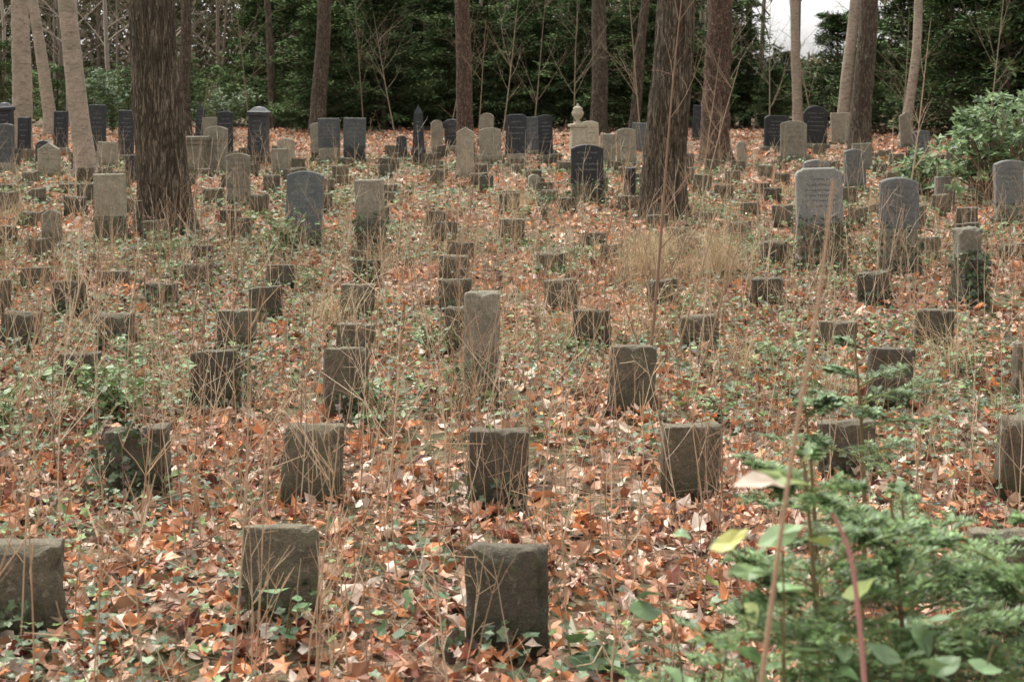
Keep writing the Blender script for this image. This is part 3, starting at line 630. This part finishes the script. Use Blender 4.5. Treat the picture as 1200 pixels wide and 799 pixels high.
# distant forest : one object
mb=MB(); out=[]; oc=[]
for i in range(120):
    y=rng.uniform(54,110); x=rng.uniform(-.42,.42)*y; px=x/y*1667+600
    if 800<px<1070 and rng.random()<.6: continue
    Hh=rng.uniform(9,15); r=rng.uniform(.07,.2); tc=pick([(.20,.165,.13),(.30,.25,.20),(.15,.12,.09)],[1,.7,1],1)[0]
    t=np.linspace(0,1,6)[:,None]; base=np.array([x,y,float(H(x,y))]); P=base+t*np.array([rng.normal(0,.6),0,Hh])+np.sin(t*5)*np.array([rng.normal(0,.12),0,0])
    n0=len(out); out.append((P,r*(1-.7*t[:,0])))
    for q in range(7):
        k=rng.uniform(.15,.75); p=base+(P[-1]-base)*k; a=rng.uniform(0,6.28)
        branches(p,np.array([math.cos(a),math.sin(a),.8]),rng.uniform(1,2.8),r*.3,2,out,up=.1,n=3)
    oc+= [tc]*(len(out)-n0)
strands(mb,np.array([o[0] for o in out]),np.array([o[1] for o in out]),np.array(oc),S=3)
def cloud(x0,x1,y0,y1,z0,z1,n,L,W,pal,w,thr=-.1):
    x=rng.uniform(x0,x1,n);y=rng.uniform(y0,y1,n);z=rng.uniform(z0,z1,n)
    k=(patch(x,z*1.3,.7,x0*.1)+patch(x,y,.4,1)*.4+rng.normal(0,.2,n)-(z-z0)/(z1-z0)*.35+.15)>thr; x=x[k];y=y[k];z=z[k];n=len(x)
    cc=pick(pal,w,n,.2)*(1+.3*patch(x*1.7,z*2,.9,3))[:,None]
    blades(mb,np.stack([x,y,z+H(x,y)],1),rng.normal(size=(n,3)),rng.normal(size=(n,3)),rng.uniform(.5,1.2,n)*L,rng.uniform(.5,1.2,n)*W,np.clip(cc,.004,1),m=1)
BR=[(.20,.165,.11),(.13,.14,.075),(.26,.21,.15),(.09,.11,.05)]  # far foliage tones, lightened so the colour itself carries the atmospheric haze
cloud(-44,13,84,106,0,13,125000,.55,.3,BR,[1,1,.8,.8],-1.0)
cloud(12,30,90,105,0,4.0,8000,.6,.25,BR,[1,1,.5,1],-.3)
cloud(26,46,88,104,0,13,22000,.6,.3,BR,[1,1,.8,1],-.6)
GR=[(.05,.08,.03),(.075,.115,.045),(.11,.15,.065)]
cloud(-26,26,58,64,0,2.4,24000,.26,.12,GR+[(.16,.13,.09)],[1,1,1,.6],-.4)
mb.obj('distant_trees',[B_grey,M_far])

# ---------------------------------------------------------------- yews
def yew_mesh(nl=110,nbld=15000,br=1.0):
    b=MB()
    t=np.linspace(0,1,6); out=[(np.stack([.03*np.sin(t*4),0*t,t*4.6],1),.11*(1-.85*t))]
    zi=rng.uniform(.03,.98,nl); a=rng.uniform(0,6.28,nl); L=1.55*(1-zi**1.6*.75)*rng.uniform(.45,1.35,nl)
    base=np.stack([0*zi,0*zi,zi*4.5],1); d=np.stack([np.cos(a),np.sin(a),rng.uniform(.05,.75,nl)],1)
    for i in range(nl):
        tt=np.linspace(0,1,6)[:,None]; q=base[i]+d[i]*L[i]*tt; q[:,2]-=.25*L[i]*tt[:,0]**2; out.append((q,.022*(1-.8*tt[:,0])))
    addbr(b,out,(.16,.12,.09),3)
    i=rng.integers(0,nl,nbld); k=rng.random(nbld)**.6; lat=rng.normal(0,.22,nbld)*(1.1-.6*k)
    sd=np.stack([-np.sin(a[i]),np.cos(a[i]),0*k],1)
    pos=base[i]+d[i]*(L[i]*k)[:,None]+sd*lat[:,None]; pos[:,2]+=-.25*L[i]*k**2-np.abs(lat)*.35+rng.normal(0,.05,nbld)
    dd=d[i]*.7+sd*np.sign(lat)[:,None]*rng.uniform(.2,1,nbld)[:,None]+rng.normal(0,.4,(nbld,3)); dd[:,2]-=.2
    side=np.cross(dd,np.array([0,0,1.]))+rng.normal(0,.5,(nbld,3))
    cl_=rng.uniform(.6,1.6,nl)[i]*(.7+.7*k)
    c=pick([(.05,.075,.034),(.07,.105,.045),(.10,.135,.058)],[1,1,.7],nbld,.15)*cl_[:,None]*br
    blades(b,pos,dd,side,rng.uniform(.08,.16,nbld),rng.uniform(.035,.06,nbld),np.clip(c,.003,1),m=1)
    return b.mesh('yew_mesh',[B_grey,M_needle])
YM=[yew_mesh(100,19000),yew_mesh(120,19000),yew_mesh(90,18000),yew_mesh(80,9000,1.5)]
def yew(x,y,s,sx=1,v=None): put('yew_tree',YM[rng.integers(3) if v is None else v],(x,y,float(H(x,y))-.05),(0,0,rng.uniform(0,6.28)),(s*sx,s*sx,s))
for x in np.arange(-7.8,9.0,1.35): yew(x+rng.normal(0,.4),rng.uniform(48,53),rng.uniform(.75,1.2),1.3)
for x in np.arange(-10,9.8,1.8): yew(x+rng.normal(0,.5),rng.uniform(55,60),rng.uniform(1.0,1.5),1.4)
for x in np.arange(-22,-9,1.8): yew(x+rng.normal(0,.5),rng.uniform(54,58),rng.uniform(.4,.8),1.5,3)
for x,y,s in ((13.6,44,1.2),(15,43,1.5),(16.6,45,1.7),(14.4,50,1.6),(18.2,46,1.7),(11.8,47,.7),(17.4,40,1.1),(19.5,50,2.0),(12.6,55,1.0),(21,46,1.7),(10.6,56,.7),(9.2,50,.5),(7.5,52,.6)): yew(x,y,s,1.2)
plant('laurel_bush',-13.2,47,900,1.6,2.2,.10,[(.08,.13,.05),(.12,.18,.08)],[1,1],1,.7,30)
plant('laurel_bush',-8.8,44,800,1.3,1.5,.09,[(.08,.12,.05),(.12,.17,.08)],[1,1],1,.7,26)

# ---------------------------------------------------------------- rhododendron
def rhodo(x,y,rx,h,nw,sz=.085):
    b=MB(); z=float(H(x,y)); out=[]; tips=[]
    for i in range(nw):
        a=rng.uniform(0,6.28); e=rng.random()**.6; rr=rx*rng.uniform(.45,1)*math.sqrt(e); hh=h*(1-(rr/rx)**2*.55)*rng.uniform(.25,1.08)
        tip=np.array([x+math.cos(a)*rr,y+math.sin(a)*rr*.8,z+hh]); t=np.linspace(0,1,6)[:,None]
        b0=np.array([x+math.cos(a)*rr*.15,y+math.sin(a)*rr*.15,z]); P=b0+(tip-b0)*t; P[:,2]=b0[2]+(tip[2]-b0[2])*t[:,0]**.75
        out.append((P,.010*(1-.7*t[:,0]))); tips.append(tip)
    addbr(b,out,(.26,.19,.13),4)
    T=np.repeat(np.array(tips),9,0); n=len(T); a=np.tile(np.arange(9)*2*math.pi/9,len(tips))+rng.normal(0,.25,n)
    el=rng.normal(.0,.4,n); ax=np.stack([np.cos(a),np.sin(a),el],1); nr=np.stack([-np.cos(a)*el,-np.sin(a)*el-.5,np.ones(n)],1)+rng.normal(0,.25,(n,3))
    leaves(b,T+unit(ax)*sz*.8,rng.uniform(.7,1.2,n)*sz,pick([(.11,.18,.06),(.17,.26,.09),(.26,.35,.15),(.06,.10,.035)],[1,1.1,.8,.6],n,.15),np.full(n,1),nrm=nr,axis=ax,fold=.12,curl=.12,rough=.03,width=.65,m=1)
    b.obj('rhododendron_bush',[M_stalk,M_green])
rhodo(7.75,22.5,1.15,1.8,230); rhodo(8.9,23,1.2,1.85,180); rhodo(6.9,23.8,.5,.8,50); rhodo(10.5,30,1.3,1.6,90)

# ---------------------------------------------------------------- house in the distance
e=bpy.data.objects.new('distant_house',None); scene.collection.objects.link(e); e.location=(20.5,112,float(H(20.5,112)))
def box(name,w,d,z0,z1,loc,mat):
    b=MB(); v,f=rbox(w,d,z0,z1,.02,(1,1,1),0); b.add(v,f); o=b.obj(name,[mat],loc); o.parent=e; return o
a=N('render_plaster'); v=a.coords(); M_pl=a.pr(a.ramp(a.noise(v,3,5,.6),[(.3,(.50,.50,.47)),(.7,(.62,.61,.58))]),.9)
a=N('roof_tiles'); v=a.coords(); M_rf=a.pr(a.ramp(a.noise(v,8,4,.6),[(.3,(.06,.062,.065)),(.7,(.11,.11,.11))]),.85)
a=N('window_glass'); M_wg=a.pr((.03,.035,.04),.1,.6)
box('walls',5,5,0,2.7,(0,0,0),M_pl)
b=MB(); v,f=extr([(-2.9,2.7),(2.9,2.7),(0,4.1)],5.6,.02); b.add(v,f); o=b.obj('roof',[M_rf],(0,0,.01),(0,0,R(90))); o.parent=e
for i,x in enumerate((-1.6,1.6)): box('window_%d'%(i+1),1.0,.06,1.2,2.2,(x,-2.53,0),M_wg); box('sill_%d'%(i+1),1.2,.14,1.08,1.19,(x,-2.58,0),M_pl)
box('door',.9,.08,.0,2.0,(0,-2.55,0),M_rf); box('chimney',.5,.5,3.2,4.7,(1,0,0),M_rf)

# ---------------------------------------------------------------- light, world, camera
w=bpy.data.worlds.new('World'); scene.world=w; w.use_nodes=True; nt=w.node_tree; bg=nt.nodes['Background']
sk=nt.nodes.new('ShaderNodeTexSky'); sk.sky_type='NISHITA'; sk.sun_disc=False; sk.sun_elevation=R(58); sk.sun_rotation=R(-30); sk.dust_density=5; sk.air_density=1.0
hs=nt.nodes.new('ShaderNodeHueSaturation'); hs.inputs['Saturation'].default_value=.12; hs.inputs['Value'].default_value=2.5
nt.links.new(sk.outputs[0],hs.inputs['Color']); nt.links.new(hs.outputs[0],bg.inputs[0]); bg.inputs[1].default_value=.15
L=bpy.data.lights.new('sun','SUN'); L.energy=1.5; L.angle=R(20); L.color=(1,.95,.87)
o=bpy.data.objects.new('sun',L); scene.collection.objects.link(o); o.rotation_euler=(R(32),0,R(210))
cam=bpy.data.cameras.new('camera'); co=bpy.data.objects.new('camera',cam); scene.collection.objects.link(co)
co.location=(0,0,2.0); co.rotation_euler=(R(90),0,0); cam.lens=50; cam.sensor_width=36; cam.shift_y=-.2271; cam.clip_end=2000; cam.clip_start=.05
cam.dof.use_dof=True; cam.dof.focus_distance=9.5; cam.dof.aperture_fstop=5.6
scene.camera=co
scene.view_settings.view_transform='Standard'; scene.view_settings.look='None'; scene.view_settings.exposure=0
